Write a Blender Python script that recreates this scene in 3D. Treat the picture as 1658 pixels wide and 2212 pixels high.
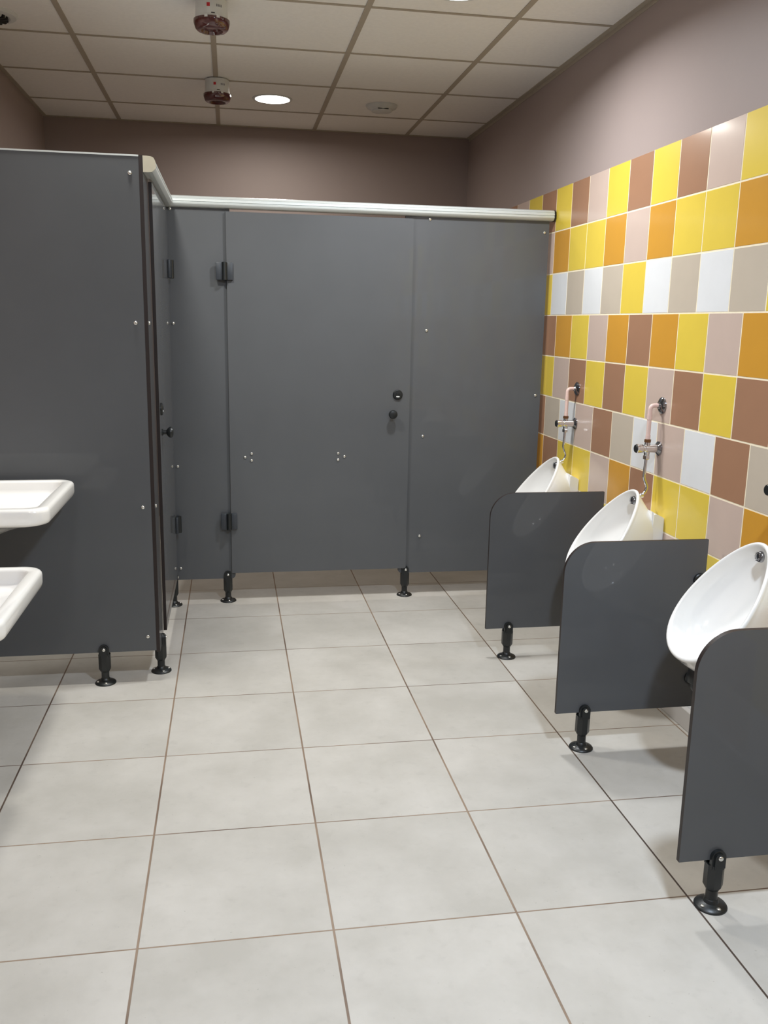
import bpy, bmesh, math
from mathutils import Vector, Matrix
PI = math.pi
for o in list(bpy.data.objects): bpy.data.objects.remove(o)
S = bpy.context.scene
C = S.collection

# ------------------------------------------------------------------ camera
F_PX = 1918.5
cd = bpy.data.cameras.new('camera'); cam = bpy.data.objects.new('camera', cd); C.objects.link(cam)
r = Vector((0.9858174, -0.1668562, 0.0179741)); d = Vector((-0.01734702, -0.20784253, -0.97800847)); w = Vector((0.16692256, 0.96382597, -0.20778924))
M = Matrix.Identity(4)
for i in range(3):
    M[i][0] = r[i]; M[i][1] = -d[i]; M[i][2] = -w[i]
M[0][3], M[1][3], M[2][3] = 0, 0, 1.3789
cam.matrix_world = M
cd.sensor_fit = 'VERTICAL'; cd.sensor_height = 24; cd.lens = F_PX / 2212 * 24
cd.clip_start = .02; cd.clip_end = 50
S.camera = cam

# ------------------------------------------------------------------ light levels / exposure
S.view_settings.view_transform = 'Standard'; S.view_settings.look = 'None'
S.view_settings.exposure = 0.17; S.view_settings.gamma = 1.0; S.view_settings.use_curve_mapping = False
wd = bpy.data.worlds.new('world'); S.world = wd; wd.use_nodes = True
wd.node_tree.nodes['Background'].inputs[0].default_value = (.9, .95, 1, 1)
wd.node_tree.nodes['Background'].inputs[1].default_value = 0.0
# ceiling lamps: x, y, radiance, colour
LAMPS = [   # x, y, watts, colour, label
    (0.251, 5.300, 9.5, (1.0, .96, .88), 'round flush ceiling light glowing over the far cubicle'),
    (0.850, 3.490, 21, (.97, 1.0, 1.02), 'round flush ceiling light by the top edge, above the urinals'),
    (-0.350, 3.300, 17, (1.0, .99, .93), 'round flush ceiling light above the corner of the near cubicle'),
    (0.850, 1.000, 41, (.82, .96, 1.14), 'round flush ceiling light above the urinals behind the viewer'),
    (-0.350, 1.000, 8, (1.0, 1.0, .96), 'round flush ceiling light above the washbasins behind the viewer'),
]
SPREAD = {21: 160, 17: 158, 9.5: 172}

# ------------------------------------------------------------------ dimensions
XR, XL, YF, YN, H = 1.573, -1.100, 6.060, -1.60, 2.579

# ------------------------------------------------------------------ materials
def srgb(c):
    return tuple(((v/255)/12.92 if v/255 <= .04045 else ((v/255+.055)/1.055)**2.4) for v in c) + (1,)
def mat(name, col, rough=.5, metal=0, spec=.5, coat=0, coat_rough=.05, noise=None, bump=None, trans=0, emit=None):
    m = bpy.data.materials.new(name); m.use_nodes = True
    nt = m.node_tree; b = nt.nodes['Principled BSDF']
    b.inputs['Base Color'].default_value = srgb(col); b.inputs['Roughness'].default_value = rough
    b.inputs['Metallic'].default_value = metal; b.inputs['Specular IOR Level'].default_value = spec
    b.inputs['Coat Weight'].default_value = coat; b.inputs['Coat Roughness'].default_value = coat_rough
    b.inputs['Transmission Weight'].default_value = trans
    if emit:
        b.inputs['Emission Color'].default_value = emit[0] + (1,); b.inputs['Emission Strength'].default_value = emit[1]
    tc = nt.nodes.new('ShaderNodeTexCoord')
    n = nt.nodes.new('ShaderNodeTexNoise'); nt.links.new(tc.outputs['Object'], n.inputs['Vector'])
    n.inputs['Scale'].default_value = (noise or (30, .03))[0]; n.inputs['Detail'].default_value = 4
    amt = (noise or (30, .03))[1]
    mr = nt.nodes.new('ShaderNodeMapRange'); nt.links.new(n.outputs['Fac'], mr.inputs['Value'])
    mr.inputs['From Min'].default_value = .3; mr.inputs['From Max'].default_value = .7
    mr.inputs['To Min'].default_value = 1-amt; mr.inputs['To Max'].default_value = 1+amt
    hs = nt.nodes.new('ShaderNodeHueSaturation'); hs.inputs['Color'].default_value = srgb(col)
    nt.links.new(mr.outputs['Result'], hs.inputs['Value']); nt.links.new(hs.outputs['Color'], b.inputs['Base Color'])
    if bump:
        n2 = nt.nodes.new('ShaderNodeTexNoise'); nt.links.new(tc.outputs['Object'], n2.inputs['Vector'])
        n2.inputs['Scale'].default_value = bump[0]; n2.inputs['Detail'].default_value = 3
        bp = nt.nodes.new('ShaderNodeBump'); bp.inputs['Strength'].default_value = bump[1]; bp.inputs['Distance'].default_value = bump[2] if len(bump) > 2 else .001
        nt.links.new(n2.outputs['Fac'], bp.inputs['Height']); nt.links.new(bp.outputs['Normal'], b.inputs['Normal'])
    return m

PAINT = (162, 147, 142)
m_paint = mat('painted_wall', PAINT, .55, spec=.3, noise=(3, .015), bump=(160, .12))
m_paint_left = m_paint
m_ceil = mat('ceiling_tile', (246, 244, 240), .9, spec=.1, noise=(60, .02), bump=(120, .3))
m_tbar = mat('ceiling_bar', (176, 166, 150), .6, spec=.3)
m_panel = mat('panel_laminate', (86, 88, 91), .5, spec=.35, coat=.7, coat_rough=.025, noise=(5, .03), bump=(700, .10, .0004))
m_panel.node_tree.nodes['Principled BSDF'].inputs['Coat IOR'].default_value = 1.3
m_core = mat('panel_core', (34, 23, 21), .5)
m_black = mat('black_plastic', (26, 29, 30), .38, spec=.5)
m_hinge = mat('hinge_plastic', (56, 60, 66), .42, spec=.5)
m_alu = mat('anodised_rail', (206, 211, 210), .34, metal=.25, spec=.5, noise=(8, .01))
m_cap = mat('rail_end_plastic', (190, 184, 165), .5)
m_chrome = mat('chrome', (225, 227, 230), .10, metal=1, noise=(30, .01))
m_dchrome = mat('flange_chrome', (150, 151, 156), .14, metal=1)
m_steel = mat('screw_steel', (225, 225, 220), .22, metal=.9)
m_pink = mat('painted_pipe', (226, 196, 186), .4)
m_brass = mat('brass_nut', (120, 84, 56), .35, metal=.6)
m_ceram = mat('white_ceramic', (240, 238, 234), .12, spec=.6, coat=.5, noise=(4, .006))
m_white = mat('white_plastic', (212, 214, 212), .4)
m_red = mat('red_lens', (80, 34, 32), .12, spec=.7, coat=.6)
m_redmark = mat('red_mark', (190, 30, 40), .5)
m_greymark = mat('grey_mark', (110, 110, 115), .5)
m_slot = mat('dark_slot', (30, 28, 28), .7)

TC = {'y': (232, 204, 76), 'o': (212, 154, 52), 'b': (166, 124, 96), 'p': (206, 184, 171), 'g': (201, 188, 170), 'w': (234, 235, 236)}
m_t = {k: mat('wall_tile_' + n, TC[k], .28, spec=.5, coat=.25, coat_rough=.12, noise=(14, .015), bump=(60, .04))
       for k, n in (('y', 'yellow'), ('o', 'orange'), ('b', 'brown'), ('p', 'pink'), ('g', 'beige'), ('w', 'white'))}
m_grout = mat('wall_grout', (246, 234, 206), .8, noise=(40, .04))

def floor_material():
    m = bpy.data.materials.new('floor_tiles'); m.use_nodes = True
    nt = m.node_tree; N = nt.nodes; L = nt.links; b = N['Principled BSDF']
    tc = N.new('ShaderNodeTexCoord'); sp = N.new('ShaderNodeSeparateXYZ'); L.new(tc.outputs['Object'], sp.inputs[0])
    def math_(op, a, b_=None, c=None):
        n = N.new('ShaderNodeMath'); n.operation = op
        for i, v in enumerate((a, b_, c)):
            if v is None: continue
            if isinstance(v, (int, float)): n.inputs[i].default_value = v
            else: L.new(v, n.inputs[i])
        return n.outputs[0]
    def mixc(f, a, b_):
        n = N.new('ShaderNodeMix'); n.data_type = 'RGBA'
        if isinstance(f, (int, float)): n.inputs[0].default_value = f
        else: L.new(f, n.inputs[0])
        for i, v in ((6, a), (7, b_)):
            if isinstance(v, tuple): n.inputs[i].default_value = v
            else: L.new(v, n.inputs[i])
        return n.outputs[2]
    def noise(scale, detail=4, off=0, rough=.5):
        mp = N.new('ShaderNodeMapping'); mp.inputs['Location'].default_value = (off, off*.7, 0); L.new(tc.outputs['Object'], mp.inputs[0])
        n = N.new('ShaderNodeTexNoise'); n.inputs['Scale'].default_value = scale; n.inputs['Detail'].default_value = detail; n.inputs['Roughness'].default_value = rough
        L.new(mp.outputs[0], n.inputs['Vector']); return n.outputs['Fac']
    def ramp(v, a, b_, c0=0, c1=1):
        n = N.new('ShaderNodeMapRange'); L.new(v, n.inputs[0]); n.inputs[1].default_value = a; n.inputs[2].default_value = b_
        n.inputs[3].default_value = c0; n.inputs[4].default_value = c1; return n.outputs[0]
    px, py, x0, y0 = .4413, .4559, -.6705, 1.8041
    u = math_('DIVIDE', math_('SUBTRACT', sp.outputs[0], x0), px)
    v = math_('DIVIDE', math_('SUBTRACT', sp.outputs[1], y0), py)
    du = math_('MULTIPLY', math_('ABSOLUTE', math_('SUBTRACT', u, math_('ROUND', u))), px)
    dv = math_('MULTIPLY', math_('ABSOLUTE', math_('SUBTRACT', v, math_('ROUND', v))), py)
    gx = ramp(du, .0021, .0032, 1, 0); gy = ramp(dv, .0014, .0026, 1, 0)
    g = math_('MAXIMUM', gx, gy)
    # per tile tint
    cb = N.new('ShaderNodeCombineXYZ'); L.new(math_('FLOOR', u), cb.inputs[0]); L.new(math_('FLOOR', v), cb.inputs[1])
    wn = N.new('ShaderNodeTexWhiteNoise'); wn.noise_dimensions = '3D'; L.new(cb.outputs[0], wn.inputs[0])
    # shift cloud pattern per tile
    vm = N.new('ShaderNodeVectorMath'); vm.operation = 'MULTIPLY_ADD'; L.new(wn.outputs['Color'], vm.inputs[0]); vm.inputs[1].default_value = (9, 9, 9); L.new(tc.outputs['Object'], vm.inputs[2])
    n1 = N.new('ShaderNodeTexNoise'); n1.inputs['Scale'].default_value = 3.2; n1.inputs['Detail'].default_value = 7; n1.inputs['Roughness'].default_value = .62; L.new(vm.outputs[0], n1.inputs['Vector'])
    c1 = mixc(ramp(n1.outputs['Fac'], .34, .66), srgb((178, 174, 166)), srgb((195, 191, 184)))
    c2 = mixc(ramp(noise(26, 5, 3), .58, .8, 0, .28), c1, srgb((158, 154, 147)))
    c2 = mixc(ramp(noise(110, 2, 8), .72, .78, 0, .35), c2, srgb((116, 110, 102)))
    tint = N.new('ShaderNodeHueSaturation'); L.new(c2, tint.inputs['Color']); L.new(ramp(wn.outputs['Value'], 0, 1, .985, 1.015), tint.inputs['Value'])
    # grout: warm brown, dirtier along some joints
    gd = mixc(ramp(noise(2.3, 3, 5), .45, .62), srgb((146, 126, 108)), srgb((104, 86, 74)))
    ru = math_('ROUND', u)
    e4 = math_('COMPARE', ru, 4.0, .1); e0 = math_('COMPARE', ru, 0.0, .1); e = math_('MULTIPLY', math_('MAXIMUM', e4, e0), gx)
    near = ramp(sp.outputs[1], 2.2, 3.2, 1, .35)
    gd2 = mixc(math_('MULTIPLY', math_('MULTIPLY', e, near), .9), gd, srgb((62, 52, 48)))
    col = mixc(g, tint.outputs[0], gd2)
    L.new(col, b.inputs['Base Color'])
    L.new(ramp(noise(7, 4, 1), .3, .7, .42, .55), b.inputs['Roughness'])
    b.inputs['Specular IOR Level'].default_value = .35
    bp = N.new('ShaderNodeBump'); bp.inputs['Strength'].default_value = .5; bp.inputs['Distance'].default_value = .0015
    hh = math_('SUBTRACT', math_('MULTIPLY', noise(70, 3, 2), .12), g); L.new(hh, bp.inputs['Height']); L.new(bp.outputs[0], b.inputs['Normal'])
    return m
m_floor = floor_material()
m_skirt = mat('skirting_tile', (200, 196, 192), .4, noise=(5, .04))

# ------------------------------------------------------------------ mesh helpers
def link(name, bm, mats, parent=None, smooth=None, loc=None, rotz=0):
    me = bpy.data.meshes.new(name)
    bmesh.ops.recalc_face_normals(bm, faces=bm.faces[:])
    bm.to_mesh(me); bm.free()
    for m in (mats if isinstance(mats, (list, tuple)) else [mats]): me.materials.append(m)
    o = bpy.data.objects.new(name, me); C.objects.link(o)
    if parent: o.parent = parent
    if loc: o.location = loc
    if rotz: o.rotation_euler[2] = rotz
    if smooth is not None:
        for p in me.polygons: p.use_smooth = True
        me.set_sharp_from_angle(angle=math.radians(smooth))
    return o
def thing(name, label, cat, loc=(0, 0, 0), rotz=0, group=None):
    o = bpy.data.objects.new(name, None); C.objects.link(o); o.empty_display_size = .05
    o.location = loc; o.rotation_euler = (0, 0, rotz)
    o['label'] = label; o['category'] = cat
    if group: o['group'] = group
    return o
def box(bm, x0, x1, y0, y1, z0, z1, mi=0):
    vs = [bm.verts.new((x, y, z)) for x in (x0, x1) for y in (y0, y1) for z in (z0, z1)]
    fs = []
    for idx in ((0, 1, 3, 2), (4, 6, 7, 5), (0, 4, 5, 1), (2, 3, 7, 6), (0, 2, 6, 4), (1, 5, 7, 3)):
        f = bm.faces.new([vs[i] for i in idx]); f.material_index = mi; fs.append(f)
    return vs, fs
def bbox(x0, x1, y0, y1, z0, z1, bev=0.002, seg=2, bm=None):
    b = bm or bmesh.new(); t = bmesh.new(); box(t, x0, x1, y0, y1, z0, z1)
    bmesh.ops.bevel(t, geom=t.edges[:], offset=bev, segments=seg, affect='EDGES', profile=.5)
    me = bpy.data.meshes.new('t'); t.to_mesh(me); t.free(); b.from_mesh(me); bpy.data.meshes.remove(me)
    return b
def prism(bm, pts, axis, a0, a1, side_mi=0, cap_mi=0):
    """extrude a 2D outline; axis 'y': pts are (x,z); 'x': pts are (y,z); 'z': pts are (x,y)"""
    def P(p, a):
        return {'y': (p[0], a, p[1]), 'x': (a, p[0], p[1]), 'z': (p[0], p[1], a)}[axis]
    A = [bm.verts.new(P(p, a0)) for p in pts]; B = [bm.verts.new(P(p, a1)) for p in pts]
    n = len(pts)
    bm.faces.new(A).material_index = cap_mi; bm.faces.new(B[::-1]).material_index = cap_mi
    for i in range(n):
        f = bm.faces.new((A[i], A[(i+1) % n], B[(i+1) % n], B[i])); f.material_index = side_mi
def rect_round(x0, x1, z0, z1, rtl=0, rtr=0, rbl=0, rbr=0, n=12):
    o = []
    def arc(cx, cz, rr, a0, a1):
        if rr <= 0: o.append((cx, cz)); return
        for i in range(n+1):
            a = a0+(a1-a0)*i/n; o.append((cx+rr*math.cos(a), cz+rr*math.sin(a)))
    arc(x1-rbr, z0+rbr, rbr, -PI/2, 0); arc(x1-rtr, z1-rtr, rtr, 0, PI/2)
    arc(x0+rtl, z1-rtl, rtl, PI/2, PI); arc(x0+rbl, z0+rbl, rbl, PI, 1.5*PI)
    return o
def loft(bm, rings, closed=True, cap0=False, cap1=False, mi=0):
    R = [[bm.verts.new(p) for p in ring] for ring in rings]
    for a, b in zip(R[:-1], R[1:]):
        n = len(a)
        for i in range(n if closed else n-1):
            bm.faces.new((a[i], a[(i+1) % n], b[(i+1) % n], b[i])).material_index = mi
    if cap0: bm.faces.new(R[0][::-1]).material_index = mi
    if cap1: bm.faces.new(R[-1]).material_index = mi
    return R
def lathe(bm, prof, axis='z', c=(0, 0, 0), n=32, mi=0, cap0=True, cap1=True):
    """prof: (radius, height) list along the axis"""
    rings = []
    for rr, h in prof:
        ring = []
        for i in range(n):
            a = 2*PI*i/n; p, q = rr*math.cos(a), rr*math.sin(a)
            v = {'z': (p, q, h), 'y': (p, h, q), 'x': (h, p, q)}[axis]
            ring.append((v[0]+c[0], v[1]+c[1], v[2]+c[2]))
        rings.append(ring)
    loft(bm, rings, True, cap0, cap1, mi)
def smooth_path(pts, rad, n=6):
    pts = [Vector(p) for p in pts]; o = [pts[0]]
    for i in range(1, len(pts)-1):
        a, b, c = pts[i-1], pts[i], pts[i+1]
        da, dc = (a-b), (c-b); rr = min(rad, da.length*.48, dc.length*.48)
        p0, p1 = b+da.normalized()*rr, b+dc.normalized()*rr
        for k in range(n+1):
            t = k/n; o.append(p0*(1-t)**2+b*2*t*(1-t)+p1*t*t)
    o.append(pts[-1]); return o
def tube(bm, pts, rr, n=14, mi=0, bend=0):
    P = smooth_path(pts, bend) if bend else [Vector(p) for p in pts]
    rings = []; up = Vector((0, 1, 0)); prev = None
    for i, p in enumerate(P):
        t = (P[min(i+1, len(P)-1)]-P[max(i-1, 0)]).normalized()
        if prev is None:
            a = up.cross(t)
            if a.length < .1: a = Vector((1, 0, 0)).cross(t)
        else:
            a = prev-t*prev.dot(t)
        a.normalize(); prev = a; b = t.cross(a)
        rings.append([tuple(p+a*rr*math.cos(2*PI*k/n)+b*rr*math.sin(2*PI*k/n)) for k in range(n)])
    loft(bm, rings, True, True, True, mi)
def struct(name, bm, mats, **k):
    o = link(name, bm, mats, **k); o['kind'] = 'structure'; return o

# ------------------------------------------------------------------ room shell
T = .12
bm = bmesh.new(); box(bm, XL-T, XR+T, YN-T, YF+T, -.12, 0); struct('floor', bm, m_floor)
bm = bmesh.new(); box(bm, XL-T, XR+T, YN-T, YF+T, H, H+.12); struct('ceiling', bm, m_ceil)
bm = bmesh.new(); box(bm, XL-T, XL, YN, YF, 0, H); struct('wall_left', bm, m_paint)
bm = bmesh.new(); box(bm, XL-T, XR+T, YF, YF+T, 0, H); struct('wall_far', bm, m_paint)
bm = bmesh.new(); box(bm, XL-T, XR+T, YN-T, YN, 0, H); struct('wall_near', bm, m_paint)
# right wall: paint above, coloured tiles below (pattern kept inside the wall's mesh)
ZT, TH, WP = 2.0282, .1985, .2045
ROWS = {  # tiles from column 1 (far) towards the viewer
    0: (-2, 'bpybybpybybpyobyp'), 1: (1, 'poyyopoyyobyopyb'), 2: (1, 'ywgwgywgwgygwgyw'), 3: (1, 'boypobo' 'ypobyopy'),
    4: (1, 'ypbyby' 'pbybpybpy'), 5: (1, 'bgwpbg' 'wpwbgwpbg'), 6: (1, 'obyypo' 'byypobyyp'), 7: (1, 'pyobyb' 'opyypboyp'),
    8: (1, 'ybpoyy' 'bpoybpoyb'), 9: (1, 'wpgbwg' 'pbwgpwbgw')}
OFF = {0: 4.7345, 1: 4.7345, 2: 4.7345, 3: 4.6468, 4: 4.6468, 5: 4.7389, 6: 4.7389, 7: 4.7389, 8: 4.6468, 9: 4.6468}
keys = ['y', 'o', 'b', 'p', 'g', 'w']
bm = bmesh.new()
box(bm, XR, XR+T, YN, YF, 0, H, 0)
box(bm, XR-.0016, XR, YN, YF, 0, ZT, 7)          # grout bed
g = .0029
for rr in range(0, 11):
    z1 = ZT-rr*TH; z0 = max(z1-TH, 0.0)
    base, seq = ROWS.get(rr, (1, 'yboypbgyoypbyoyp'))
    off = OFF.get(rr, 4.7389)
    for k in range(-7, 32):
        ya, yb = off-k*WP, off-(k+1)*WP
        ya, yb = min(ya, YF), max(yb, YN)
        if ya-yb < .02: continue
        ch = seq[(k-base) % len(seq)]
        zt = z1-g if rr else z1
        t = bmesh.new(); box(t, XR-.0024, XR-.0005, yb+g, ya-g, z0+g if z0 > 0 else 0, zt)
        if z1-z0 < .01: t.free(); continue
        bmesh.ops.bevel(t, geom=t.edges[:], offset=.0005, segments=1, affect='EDGES')
        for f in t.faces: f.material_index = 1+keys.index(ch)
        me = bpy.data.meshes.new('t'); t.to_mesh(me); t.free(); bm.from_mesh(me); bpy.data.meshes.remove(me)
struct('wall_right', bm, [m_paint]+[m_t[k] for k in keys]+[m_grout])
# skirting tiles
bm = bmesh.new()
y = YN
while y < YF-.01:
    y2 = min(y+.4559, YF); bbox(XR-.024, XR-.003, y+.001, y2-.001, 0, .072, .002, 1, bm); y = y2
struct('baseboard_right', bm, m_skirt)
bm = bmesh.new(); box(bm, XL, XL+.012, YN, YF, 0, .07); struct('baseboard_left', bm, m_skirt)
bm = bmesh.new(); box(bm, XL+.012, XR-.024, YF-.012, YF, 0, .07); struct('baseboard_far', bm, m_skirt)
# ceiling grid bars
PX, PY, CX0, CY0 = .6, .6164, -.6508, 3.7367
bm = bmesh.new()
for i in range(-0, 4):
    x = CX0+i*PX; box(bm, x-.012, x+.012, YN, YF, H-.003, H-.0002)
for j in range(-9, 4):
    y = CY0+j*PY
    box(bm, XL, XR, y-.008, y+.008, H-.0032, H-.0003)
struct('trim_1', bm, m_tbar)
bm = bmesh.new()
box(bm, XR-.022, XR-.0002, YN, YF, H-.004, H-.0003); box(bm, XR-.0022, XR-.0002, YN, YF, H-.022, H-.0003)
box(bm, XL, XL+.022, YN, YF, H-.0042, H-.0004); box(bm, XL, XR, YF-.022, YF, H-.0044, H-.0005)
struct('trim_2', bm, m_tbar)

# ------------------------------------------------------------------ shared parts
def screw_bm(rr=.0072, h=.0048):
    b = bmesh.new()
    lathe(b, [(rr, 0), (rr, h*.35), (rr*.85, h*.75), (rr*.5, h), (rr*.12, h)], 'z', n=14)
    return b
_b = screw_bm(); SCREW_ME = bpy.data.meshes.new('screw'); bmesh.ops.recalc_face_normals(_b, faces=_b.faces[:]); _b.to_mesh(SCREW_ME); _b.free()
for p in SCREW_ME.polygons: p.use_smooth = True
SCREW_ME.materials.append(m_steel)
def screw(parent, loc, face='-y', name='screw', s=1.0):
    o = bpy.data.objects.new(name, SCREW_ME); C.objects.link(o); o.parent = parent; o.location = loc
    o.rotation_euler = {'-y': (PI/2, 0, 0), '+x': (0, PI/2, 0), 'z': (0, 0, 0)}[face]; o.scale = (s, s, s)
    o['label'] = 'small silver screw'
    return o
def clamp_bm():
    b = bmesh.new()
    R8 = .0235
    def octo(rr, z): return [(rr*math.cos(PI/8+k*PI/4), rr*math.sin(PI/8+k*PI/4), z) for k in range(8)]
    loft(b, [octo(.016, .047), octo(.0175, .050), octo(R8, .060), octo(R8, .118)], True, True, True)
    # two tongues either side of the panel, rounded tops
    for s in (-1, 1):
        pts = rect_round(-.0185, .0185, .110, .158, .0184, .0184, 0, 0, 10)
        prism(b, pts, 'y', s*.0068, s*.0165)
        prism(b, rect_round(-.012, .012, .110, .152, .0119, .0119, 0, 0, 8), 'y', s*.016, s*.0215)
    lathe(b, [(.0145, .010), (.0145, .052)], 'z', n=24)      # stem
    return b
def base_bm():
    b = bmesh.new(); lathe(b, [(.0395, 0), (.0395, .003), (.037, .0065), (.026, .0105), (.019, .013), (.0165, .020), (.0145, .022)], 'z', n=40)
    return b
def mesh_of(name, b, m, ang=35):
    o = link(name, b, m, smooth=ang); me = o.data; bpy.data.objects.remove(o); return me
CLAMP_ME = mesh_of('support_foot', clamp_bm(), m_black); BASE_ME = mesh_of('base_plate', base_bm(), m_black)
def foot(parent, loc, rotz=0):
    o = bpy.data.objects.new('support_foot', CLAMP_ME); C.objects.link(o); o.parent = parent; o.location = loc; o.rotation_euler[2] = rotz
    o['label'] = 'black adjustable support foot'
    b = bpy.data.objects.new('base_plate', BASE_ME); C.objects.link(b); b.parent = o
    screw(o, (.001, -.0214, .141), '-y', s=.9)
    for a in (-.9, 1.9, 4.0):
        screw(o, (.029*math.cos(a-.5), .029*math.sin(a-.5), .0085), 'z', 'screw', .75)
    return o
def panel_mesh(name, pts, axis, a0, a1, parent):
    b = bmesh.new(); prism(b, pts, axis, a0, a1, 1, 0); return link(name, b, [m_panel, m_core], parent)

# ------------------------------------------------------------------ near-left cubicle wall (faces the viewer)
YP = 3.347
t = thing('partition_panel', 'tall dark grey partition panel behind the washbasins, facing the viewer', 'partition panel', (-.70, YP, 0))
L = lambda x, y, z: (x+.70, y-YP, z)
panel_mesh('panel', [(XL+.006+.70, .126), (-.3025+.70, .126), (-.3025+.70, 1.9265), (XL+.006+.70, 1.9265)], 'y', 0, .013, t)
b = bmesh.new(); prism(b, [(XL+.006+.70, 1.9265), (-.3025+.70, 1.9265), (-.3025+.70, 1.932), (XL+.006+.70, 1.932)], 'y', -.0015, .0145)
o = link('top_trim', b, m_alu, t); o['label'] = 'thin light metal edge along the panel top'
for z in (1.871, 1.364, .691, .183): screw(t, L(-.333, YP-.0001, z), '-y')
foot(t, L(-.498, YP+.0065, 0))

# side pilaster, door and narrow post of the near cubicle (plane x ~ -0.29)
t = thing('door_post_panel', 'narrow grey post panel seen edge-on at the near cubicle corner', 'partition panel', (-.296, 3.43, 0))
panel_mesh('panel', rect_round(3.347-3.43, 3.530-3.43, .120, 1.931, 0, 0, 0, .015), 'x', -.0062, .0070, t)
for z in (1.364, .691): screw(t, (.0070, -.055, z), '+x')
foot(t, (.0004, .02, 0), PI/2)
t = thing('door_post_panel', 'narrow grey post panel closing the inner corner of the near cubicle', 'partition panel', (-.296, 4.30, 0))
panel_mesh('panel', rect_round(4.262-4.30, 4.3362-4.30, .120, 1.931), 'x', -.0062, .0070, t)
foot(t, (.0004, .003, 0), PI/2)

def hinge(parent, loc, rotz=0):
    """leaf pair with a raised barrel; local -y faces out"""
    b = bmesh.new()
    bbox(-.039, -.010, -.012, 0, -.040, .040, .0025, 2, b); bbox(.012, .039, -.012, 0, -.040, .040, .0025, 2, b)
    o = link('hinge', b, m_hinge, parent, smooth=30, loc=loc, rotz=rotz); o['label'] = 'black two-leaf hinge'
    b = bmesh.new(); lathe(b, [(.009, -.041), (.0115, -.040), (.0115, .040), (.009, .041)], 'z', (0, -.0135, 0), 20)
    bbox(-.0115, .0135, -.014, .001, -.039, .039, .002, 1, b)
    q = link('hinge_barrel', b, m_black, o, smooth=30)
    return o
def lock(parent, loc, rotz=0):
    b = bmesh.new(); lathe(b, [(.0245, 0), (.0245, -.005), (.021, -.0085), (.010, -.0095), (.009, -.0085)], 'y', n=32)
    o = link('lock_indicator', b, m_black, parent, smooth=30, loc=loc, rotz=rotz); o['label'] = 'round black lock rose'
    b = bmesh.new(); pts = rect_round(-.0085, .0085, -.0115, -.0050, .003, .003, .003, .003, 5); prism(b, pts, 'y', -.0105, -.0080)
    q = link('indicator_window', b, m_white, o); q['label'] = 'small white indicator window'
    b = bmesh.new(); lathe(b, [(.0065, -.0085), (.0065, -.0108), (.0035, -.0112), (.003, -.0100)], 'y', (0, 0, .003), 18); link('release_slot', b, m_black, o, smooth=40)
def knob(parent, loc, rotz=0):
    b = bmesh.new(); lathe(b, [(.013, 0), (.013, -.004), (.009, -.006), (.009, -.018), (.016, -.023), (.0215, -.030), (.0215, -.036), (.018, -.042), (.010, -.0445)], 'y', n=32)
    o = link('door_knob', b, m_black, parent, smooth=40, loc=loc, rotz=rotz); o['label'] = 'round black door knob'
def make_door(name, label, width, loc, rotz, hinge_left, bolts=True):
    """local x along the door from its left edge, -y outward"""
    t = thing(name, label, 'door', loc, rotz)
    panel_mesh('door_leaf', [(0, .149), (width, .149), (width, 1.867), (0, 1.867)], 'y', 0, .013, t)
    hx = -.010 if hinge_left else width+.010
    for z in (1.602, .414): hinge(t, (hx, -.001, z))
    lx = width-.061 if hinge_left else .061
    kx = width-.087 if hinge_left else .087
    lock(t, (lx, 0, 1.036)); knob(t, (kx, 0, .942))
    if bolts:
        for cx_, sgn in ((.088, 1), (.5405, -1)):
            for dx, dz in ((-.0165*sgn, 0), (.0150*sgn, .0165), (.0150*sgn, -.0165)): screw(t, (cx_+dx, 0, .731+dz), '-y', 'bolt', .95)
    return t
# side door: outward faces +x, so rotate by +90 deg (local x -> +y, local -y -> +x)
make_door('cubicle_door', 'grey cubicle door seen almost edge-on at left, beside the side rail', .755, (-.2735, 3.510, 0), PI/2, False, False)
# far door
YD = 4.3245
make_door('cubicle_door', 'wide grey cubicle door closed in the middle of the far partition', .879, (-.012, YD, 0), 0, True)

# far partition fixed panels
YQ = 4.339
t = thing('partition_panel', 'narrow grey fixed panel on the hinge side of the far cubicle door', 'partition panel', (-.14, YQ, 0))
panel_mesh('panel', rect_round(-.286+.14, .005+.14, .118, 1.905, 0, 0, 0, .018), 'y', 0, .013, t)
for z in (1.872, 1.362, .686, .177): screw(t, (-.262+.14, 0, z), '-y')
foot(t, (-.033+.14, .0065, 0))
t = thing('partition_panel', 'wide grey fixed panel between the far cubicle door and the tiled wall', 'partition panel', (1.19, YQ, 0))
panel_mesh('panel', rect_round(.830-1.19, 1.545-1.19, .121, 1.905, 0, 0, .018, 0), 'y', 0, .013, t)
for x, z in ((.948, 1.868), (.945, 1.348), (.941, .829), (.938, .315), (1.521, 1.826), (1.518, 1.035), (1.516, .315)): screw(t, (x-1.19, 0, z), '-y')
foot(t, (.867-1.19, .0065, 0))

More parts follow.
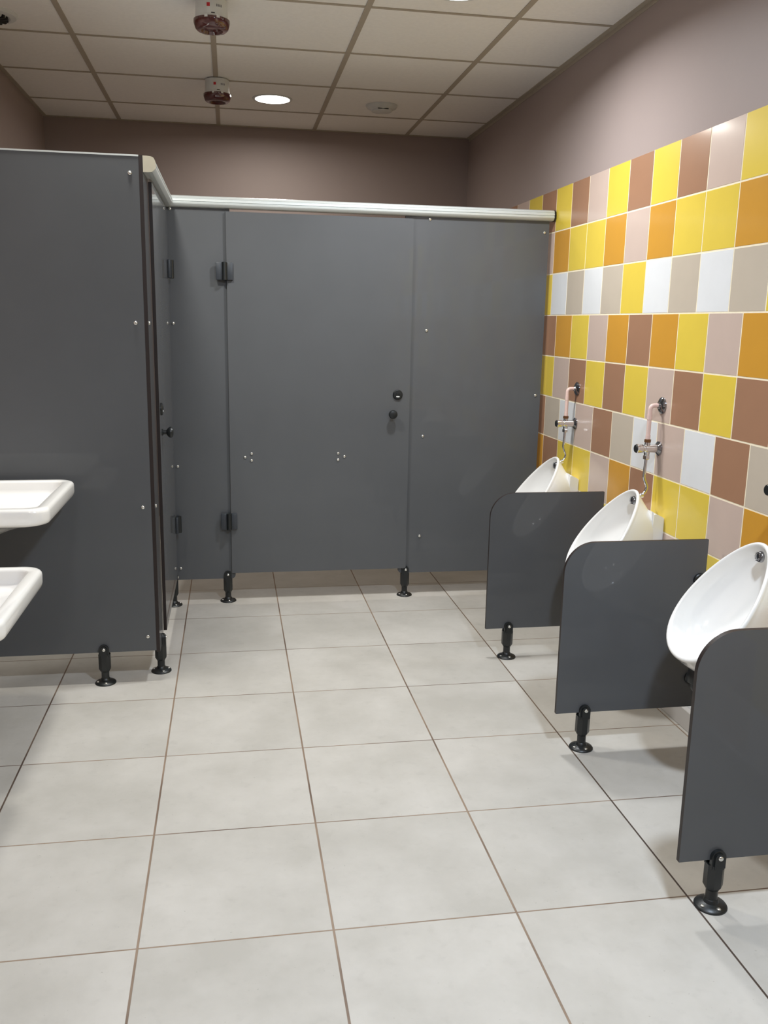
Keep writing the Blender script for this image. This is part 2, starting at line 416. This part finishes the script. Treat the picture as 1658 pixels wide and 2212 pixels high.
# head rails: extruded profile with grooves; section (u outward, v height)
def rail_profile():
    o = [(0, 0), (.018, 0), (.030, .002), (.038, .008), (.042, .014), (.0425, .0205), (.0390, .0218), (.0390, .0242), (.0425, .0255),
         (.042, .033), (.0385, .0350), (.0385, .0372), (.0402, .0385), (.036, .046), (.028, .050), (.014, .0515), (0, .0515)]
    return o
t = thing('head_rail', 'long silver head rail along the top of the far partition', 'rail', (.64, 4.34, 1.8795))
b = bmesh.new(); prism(b, [(-u+.012, v) for u, v in rail_profile()], 'x', -.288-.64, 1.559-.64); link('rail', b, m_alu, t, smooth=25)
b = bmesh.new(); prism(b, [(-u*1.03+.0125, v*1.04-.001) for u, v in rail_profile()], 'x', 1.559-.64, 1.566-.64); o = link('end_cap', b, m_black, t, smooth=25); o['label'] = 'black end cap of the rail'
t = thing('head_rail', 'short silver side rail running back from the tall near panel', 'rail', (-.2885, 3.82, 1.8775))
b = bmesh.new(); prism(b, [(u, v*1.02) for u, v in rail_profile()], 'y', 3.352-3.82, 4.292-3.82); link('rail', b, m_alu, t, smooth=25)
b = bmesh.new(); prism(b, [(u*1.02+.0002, v*1.04-.0008) for u, v in rail_profile() if not (.0215 <= v <= .0245 or .0345 <= v <= .0375)], 'y', 3.3475-3.82, 3.352-3.82); o = link('end_cap', b, m_cap, t, smooth=25); o['label'] = 'beige plastic end cap of the rail'

# ------------------------------------------------------------------ urinals
UX, UZ, UTH, UL, UW, UE = 1.3787, .6123, .9519, .2063, .1557, .2202
def rim_pt(u, sc=1.0, nrm=0.0, sh=0.0, inset=0.0):
    l = (UL-inset)*sc*math.cos(u)+sh; yy = (UW-inset)*sc*math.sin(u)*(1-UE*math.cos(u))
    cx_, cz_ = UX-XR, UZ
    c, s = math.cos(UTH), math.sin(UTH)
    return (cx_+l*c-nrm*s, yy, cz_+l*s+nrm*c)
def urinal_bm():
    b = bmesh.new(); n = 72
    us = [2*PI*i/n for i in range(n)]
    def plate(u):
        c, s = math.cos(u), math.sin(u); e = .38
        return (-.044, .106*math.copysign(abs(s)**e, s), .520+(.190 if c > 0 else .175)*math.copysign(abs(c)**e, c))
    rings = []
    for s in (1.0, .85, .7, .55, .4, .26, .14, .06):
        ring = []
        for u in us:
            a = rim_pt(u, 1, -.004); p = plate(u)
            fx = s; fy = s**1.5; fz = s**(.75 if math.cos(u) < 0 else 1.0)
            bz = -.018*math.sin(PI*s)*max(0, -math.cos(u))
            ring.append((a[0]+(p[0]-a[0])*fx, a[1]+(p[1]-a[1])*fy, a[2]+(p[2]-a[2])*fz+bz))
        rings.append(ring)
    for ins, nn in ((0.0, -.004), (-.0012, .000), (.001, .0045), (.0045, .0065), (.0085, .006), (.0115, .003), (.0130, -.002), (.0145, -.010)):
        rings.append([rim_pt(u, 1, nn, 0, ins) for u in us])
    for sc, nn, sh in ((.985, -.022, -.001), (.95, -.040, -.004), (.88, -.059, -.011), (.76, -.080, -.019), (.58, -.098, -.027), (.36, -.109, -.034), (.14, -.113, -.040)):
        rings.append([rim_pt(u, sc, nn, sh, .0145) for u in us])
    loft(b, rings, True, True, True)
    # wall block behind the bowl, sloping top
    pts = [(-.001, .335), (-.001, .690), (-.012, .697), (-.035, .708), (-.052, .718), (-.050, .62), (-.060, .50), (-.075, .36), (-.065, .335)]
    t = bmesh.new(); prism(t, pts, 'y', -.104, .104)
    bmesh.ops.bevel(t, geom=[e for e in t.edges if abs(e.verts[0].co.y-e.verts[1].co.y) < 1e-5 and min(e.verts[0].co.x, e.verts[1].co.x) < -.001], offset=.006, segments=3, affect='EDGES')
    me = bpy.data.meshes.new('t'); t.to_mesh(me); t.free(); b.from_mesh(me); bpy.data.meshes.remove(me)
    return b
BOWL_ME = mesh_of('bowl', urinal_bm(), m_ceram, 50)
def urinal(y, label):
    t = thing('urinal', label, 'urinal', (XR-.003, y, 0), 0, 'wall urinals')
    o = bpy.data.objects.new('bowl', BOWL_ME); C.objects.link(o); o.parent = t; o.location.x = .003
    # spreader: ribbed chrome dome on the inner back wall near the top
    b = bmesh.new()
    lathe(b, [(.0165, 0), (.0165, .003), (.0145, .008), (.009, .012), (.003, .013)], 'z', n=24)
    for k in range(7):
        xx = -.012+k*.004; hh = math.sqrt(max(0, .0155**2-xx*xx)); box(b, xx-.0007, xx+.0007, -hh, hh, .004, .0115)
    o = link('flush_spreader', b, m_dchrome, t, smooth=40)
    p = rim_pt(0, .985, -.021, -.016, .0145); o.location = (p[0]+.001, 0, p[2]); o.rotation_euler = (0, UTH-PI/2-PI/2+.65, 0)
    # black trap under the bowl
    b = bmesh.new(); lathe(b, [(.024, .366), (.027, .370), (.027, .392), (.024, .397), (.024, .430)], 'z', (-.243, 0, 0), 28)
    tube(b, [(-.243, 0, .380), (-.243, 0, .345), (-.02, 0, .345)], .016, 20, 0, .03)
    lathe(b, [(.034, -.001), (.034, -.007), (.022, -.010)], 'x', (0, 0, .345), 28)
    o = link('waste_trap', b, m_black, t, smooth=40); o['label'] = 'black plastic trap'
    return t
UY = (3.925, 3.090, 2.255)
urinal(UY[0], 'white ceramic urinal nearest the far partition, mostly behind the furthest divider')
urinal(UY[1], 'white ceramic urinal between the furthest and the middle divider')
urinal(UY[2], 'white ceramic urinal nearest the viewer, cut by the right edge')

# flush valves
def make_valve(y, label):
    t = thing('flush_valve', label, 'flush valve', (XR-.003, y, .94), 0, 'flush valves on the tiled wall')
    a = -.047   # pipe axis stands off the wall
    b = bmesh.new(); lathe(b, [(.031, 0), (.0305, -.004), (.022, -.010), (.013, -.013), (.0105, -.018)], 'x', (0, 0, .160), 36)
    o = link('wall_flange', b, m_dchrome, t, smooth=40); o['label'] = 'dark chrome upper wall flange'
    b = bmesh.new(); lathe(b, [(.0265, 0), (.0265, -.004), (.019, -.010), (.017, -.012)], 'x', (0, 0, 0), 32)
    o = link('wall_flange', b, m_dchrome, t, smooth=40); o['label'] = 'dark chrome lower wall flange'
    b = bmesh.new(); tube(b, [(-.012, 0, .160), (a, 0, .160), (a, 0, .030)], .0080, 18, 0, .028)
    lathe(b, [(.0090, .108), (.0090, .128)], 'z', (a, 0, 0), 18); lathe(b, [(.0090, .036), (.0090, .050)], 'z', (a, 0, 0), 18)
    o = link('supply_pipe', b, m_pink, t, smooth=40); o['label'] = 'pink painted supply pipe with elbow'
    b = bmesh.new(); lathe(b, [(.0115, .023), (.0135, .024), (.0135, .034), (.0115, .035)], 'z', (a, 0, 0), 6)
    o = link('pipe_nut', b, m_brass, t); o['label'] = 'brown brass nut'
    b = bmesh.new(); lathe(b, [(.0150, -.010), (.0160, -.014), (.0160, -.056), (.0145, -.058), (.0145, -.063), (.0160, -.065), (.0172, -.069), (.0172, -.088), (.0155, -.090)], 'x', n=28)
    lathe(b, [(.0115, .012), (.0100, .024)], 'z', (a, 0, 0), 20); lathe(b, [(.0100, -.026), (.0115, -.012)], 'z', (a, 0, 0), 20)
    link('valve_body', b, m_chrome, t, smooth=35)
    b = bmesh.new(); lathe(b, [(.0150, -.089), (.0150, -.0925), (.0135, -.094), (.003, -.0935)], 'x', n=24)
    o = link('push_button', b, m_black, t, smooth=35); o['label'] = 'black push button'
    b = bmesh.new(); lathe(b, [(.0110, -.040), (.0135, -.038), (.0135, -.027), (.0115, -.025)], 'z', (a, 0, 0), 6)
    o = link('lower_nut', b, m_chrome, t)
    b = bmesh.new(); tube(b, [(a, 0, -.030), (a-.004, 0, -.110), (a+.013, 0, -.148), (a+.004, 0, -.168), (a-.016, 0, -.182)], .0058, 14, 0, .010)
    lathe(b, [(.009, -.006), (.009, .004)], 'x', (a-.006, 0, -.178), 20)
    o = link('flush_pipe', b, m_chrome, t, smooth=40); o['label'] = 'thin bent chrome flush pipe'
    return t
make_valve(3.912, 'chrome flush valve with pink pipe above the urinal furthest from the viewer')
make_valve(3.077, 'chrome flush valve with pink pipe above the middle urinal')
make_valve(2.238, 'flush valve at the right edge, only its black button in view')

# urinal dividers
def divider(y, label):
    t = thing('urinal_divider', label, 'divider', (1.13, y, 0), 0, 'grey urinal dividers')
    panel_mesh('panel', rect_round(1.035-1.13, 1.522-1.13, .130, .710, .10, 0, 0, 0, 20), 'y', -.0065, .0065, t)
    foot(t, (.003, 0, 0))
    for z in (.575, .235):
        b = bmesh.new()
        lathe(b, [(.023, -.0075), (.023, -.014), (.020, -.017), (.006, -.018)], 'y', (.372, 0, z), 28)
        lathe(b, [(.023, .0075), (.023, .014), (.020, .017), (.006, .018)], 'y', (.372, 0, z), 28)
        bbox(.392, .439, -.011, .011, z-.015, z+.015, .003, 2, b)
        o = link('wall_bracket', b, m_black, t, smooth=35); o['label'] = 'round black wall bracket'
        screw(o, (.372, -.018, z), '-y')
    return t
divider(3.430, 'low dark grey urinal divider furthest from the viewer')
divider(2.595, 'low grey urinal divider in the middle of the three')
divider(1.762, 'low grey urinal divider nearest the viewer, cut by the right edge')

# ------------------------------------------------------------------ washbasins
def basin(y0, y1, ztop, label):
    yc = (y0+y1)/2; hw = (y1-y0)/2
    t = thing('washbasin', label, 'washbasin', (XL, yc, ztop-.14), 0, 'white washbasins')
    D = .545
    def ring(ins, z, rr, back=0.0):
        x1 = D-ins; yy = hw-ins; x0 = back
        o = []
        for (cx_, cy_, a0, r_) in ((x1-rr, -yy+rr, -PI/2, rr), (x1-rr, yy-rr, 0, rr), (x0+.01, yy-.01, PI/2, .01), (x0+.01, -yy+.01, PI, .01)):
            for i in range(13):
                a = a0+PI/2*i/12; o.append((cx_+r_*math.cos(a), cy_+r_*math.sin(a), z+.14))
        return o
    R_ = []
    for ins, z, rr, bk in ((.24, -.138, .03, 0), (.20, -.128, .04, 0), (.14, -.098, .05, 0), (.080, -.074, .06, 0), (.034, -.060, .06, 0), (.016, -.0565, .062, 0), (.006, -.052, .062, 0), (.002, -.046, .062, 0), (.0, -.036, .060, 0), (.0, -.014, .058, 0),
                           (.0015, -.007, .057, 0), (.006, -.002, .055, 0), (.012, 0, .052, 0), (.033, -.0005, .040, .02), (.037, -.0025, .036, .055), (.040, -.008, .034, .085), (.043, -.030, .034, .09), (.050, -.044, .036, .10), (.070, -.053, .045, .125), (.15, -.062, .04, .19)):
        R_.append(ring(ins, z, rr, bk))
    b = bmesh.new(); loft(b, R_, True, True, True)
    link('basin', b, m_ceram, t, smooth=60)
    b = bmesh.new(); lathe(b, [(.032, .0765), (.032, .081), (.024, .082), (.022, .080)], 'z', (.29, 0, 0), 28)
    o = link('waste_fitting', b, m_chrome, t, smooth=40)
    b = bmesh.new(); tube(b, [(.29, 0, .010), (.29, 0, -.12), (.012, 0, -.12)], .018, 20, 0, .04)
    o = link('waste_pipe', b, m_white, t, smooth=40)
    return t
basin(2.745, 3.290, .812, 'higher white washbasin right in front of the tall grey panel')
basin(2.140, 2.690, .655, 'lower white washbasin nearest the viewer at the left edge')

# ------------------------------------------------------------------ ceiling things
for (x, y, L_, c, lab) in LAMPS:
    t = thing('ceiling_light', lab, 'ceiling light', (x, y, H), 0, 'round ceiling lights')
    b = bmesh.new(); n = 48
    prof = [(.094, -.0035), (.100, -.0055), (.108, -.004), (.110, 0)]
    rings = [[(rr*math.cos(2*PI*i/n), rr*math.sin(2*PI*i/n), z) for i in range(n)] for rr, z in prof]
    loft(b, rings, True); link('trim_ring', b, m_white, t, smooth=60)
    m = mat('lamp_diffuser', (255, 255, 255), .6, emit=(c, 6))
    b = bmesh.new(); lathe(b, [(.095, -.0025), (.095, -.0042), (.090, -.005)], 'z', n=n, cap0=False); link('diffuser', b, m, t)
    ld = bpy.data.lights.new('lamp_light', 'AREA'); ld.shape = 'DISK'; ld.size = .185; ld.energy = L_; ld.color = tuple(min(1.2,v) for v in c); ld.spread = math.radians(SPREAD.get(L_, 180))
    lo = bpy.data.objects.new('lamp_light', ld); C.objects.link(lo); lo.parent = t; lo.location = (0, 0, -.0065)

def beacon(x, y, label):
    t = thing('alarm_beacon', label, 'alarm beacon', (x, y, H-.0035), 0, 'fire alarm beacons')
    b = bmesh.new(); lathe(b, [(.055, 0), (.060, -.002), (.0605, -.030), (.0625, -.062), (.064, -.068)], 'z', n=48)
    # castellated lower lip of the white housing
    for a in (4.42, 5.08, 0.3, 2.8):
        t2 = bmesh.new(); box(t2, .0620, .0705, -.006, .006, -.0755, -.0655); bmesh.ops.rotate(t2, verts=t2.verts[:], cent=(0, 0, 0), matrix=Matrix.Rotation(a, 3, 'Z'))
        me = bpy.data.meshes.new('t'); t2.to_mesh(me); t2.free(); b.from_mesh(me); bpy.data.meshes.remove(me)
    link('housing', b, m_white, t, smooth=40)
    b = bmesh.new(); lathe(b, [(.064, -.067), (.0695, -.069), (.0695, -.080), (.062, -.100), (.054, -.106), (.042, -.107), (.036, -.098), (.02, -.096)], 'z', n=48)
    o = link('lens', b, m_red, t, smooth=40); o['label'] = 'dark red translucent lens'
    def mark(name, ang, z, wd_, ht, m):
        q = bmesh.new(); rr = .0615 if z > -.045 else .0628
        k = 4
        v0 = [(rr*math.cos(ang+(i/k-.5)*wd_/rr), rr*math.sin(ang+(i/k-.5)*wd_/rr)) for i in range(k+1)]
        loft(q, [[(x_, y_, z-ht/2) for x_, y_ in v0], [(x_, y_, z+ht/2) for x_, y_ in v0]], False)
        return link(name, q, m, t)
    aF = -PI/2+.10
    o = mark('logo', aF-.28, -.030, .012, .013, m_redmark); o['label'] = 'small red square logo'
    o = mark('slot', aF, -.0585, .014, .004, m_slot)
    b = bmesh.new()
    for k, dz in ((0, 0), (1, .0), (2, .0), (3, 0)):
        rr = .0616; a0 = aF+.22+k*.10
        p = [(rr*math.cos(a0), rr*math.sin(a0)), (rr*math.cos(a0+.05), rr*math.sin(a0+.05))]
        loft(b, [[(x_, y_, -.035) for x_, y_ in p], [(x_, y_, -.026) for x_, y_ in p]], False)
    link('printed_mark', b, m_greymark, t)
beacon(-.050, 3.800, 'white and red fire alarm beacon cut by the top edge')
beacon(-.045, 4.960, 'smaller-looking white and red fire alarm beacon beside the glowing light')

def vent(x, y, rad, label, name, slots):
    t = thing(name, label, 'ceiling vent', (x, y, H))
    b = bmesh.new(); lathe(b, [(rad, 0), (rad, -.004), (rad*.93, -.012), (rad*.72, -.016), (rad*.66, -.012), (rad*.60, -.012), (rad*.56, -.020), (rad*.3, -.024), (rad*.05, -.025)], 'z', n=48)
    link('vent_disc', b, m_white, t, smooth=35)
    b = bmesh.new()
    for a, ln in slots:
        s = bmesh.new(); box(s, rad*.30, rad*.30+ln, -.006, .006, -.0255, -.012); bmesh.ops.rotate(s, verts=s.verts[:], cent=(0, 0, 0), matrix=Matrix.Rotation(a, 3, 'Z'))
        me = bpy.data.meshes.new('t'); s.to_mesh(me); s.free(); b.from_mesh(me); bpy.data.meshes.remove(me)
    link('vent_slots', b, m_slot, t)
# detector disc with one slot
t = thing('smoke_detector', 'flat white round ceiling detector right of the glowing light', 'detector', (.862, 5.300, H))
b = bmesh.new(); lathe(b, [(.088, 0), (.088, -.006), (.082, -.016), (.060, -.026), (.056, -.034), (.030, -.038), (.004, -.0385)], 'z', n=48); link('housing', b, m_white, t, smooth=35)
b = bmesh.new(); prism(b, [(-.030, -.030), (.030, -.030), (.030, -.026), (-.030, -.026)], 'y', -.0592, -.0560); link('sensor_slot', b, m_slot, t)
vent(-.935, 4.150, .105, 'round white slotted ceiling vent at the top left corner', 'air_vent', [(-.5+.42*k, .035) for k in range(15)])
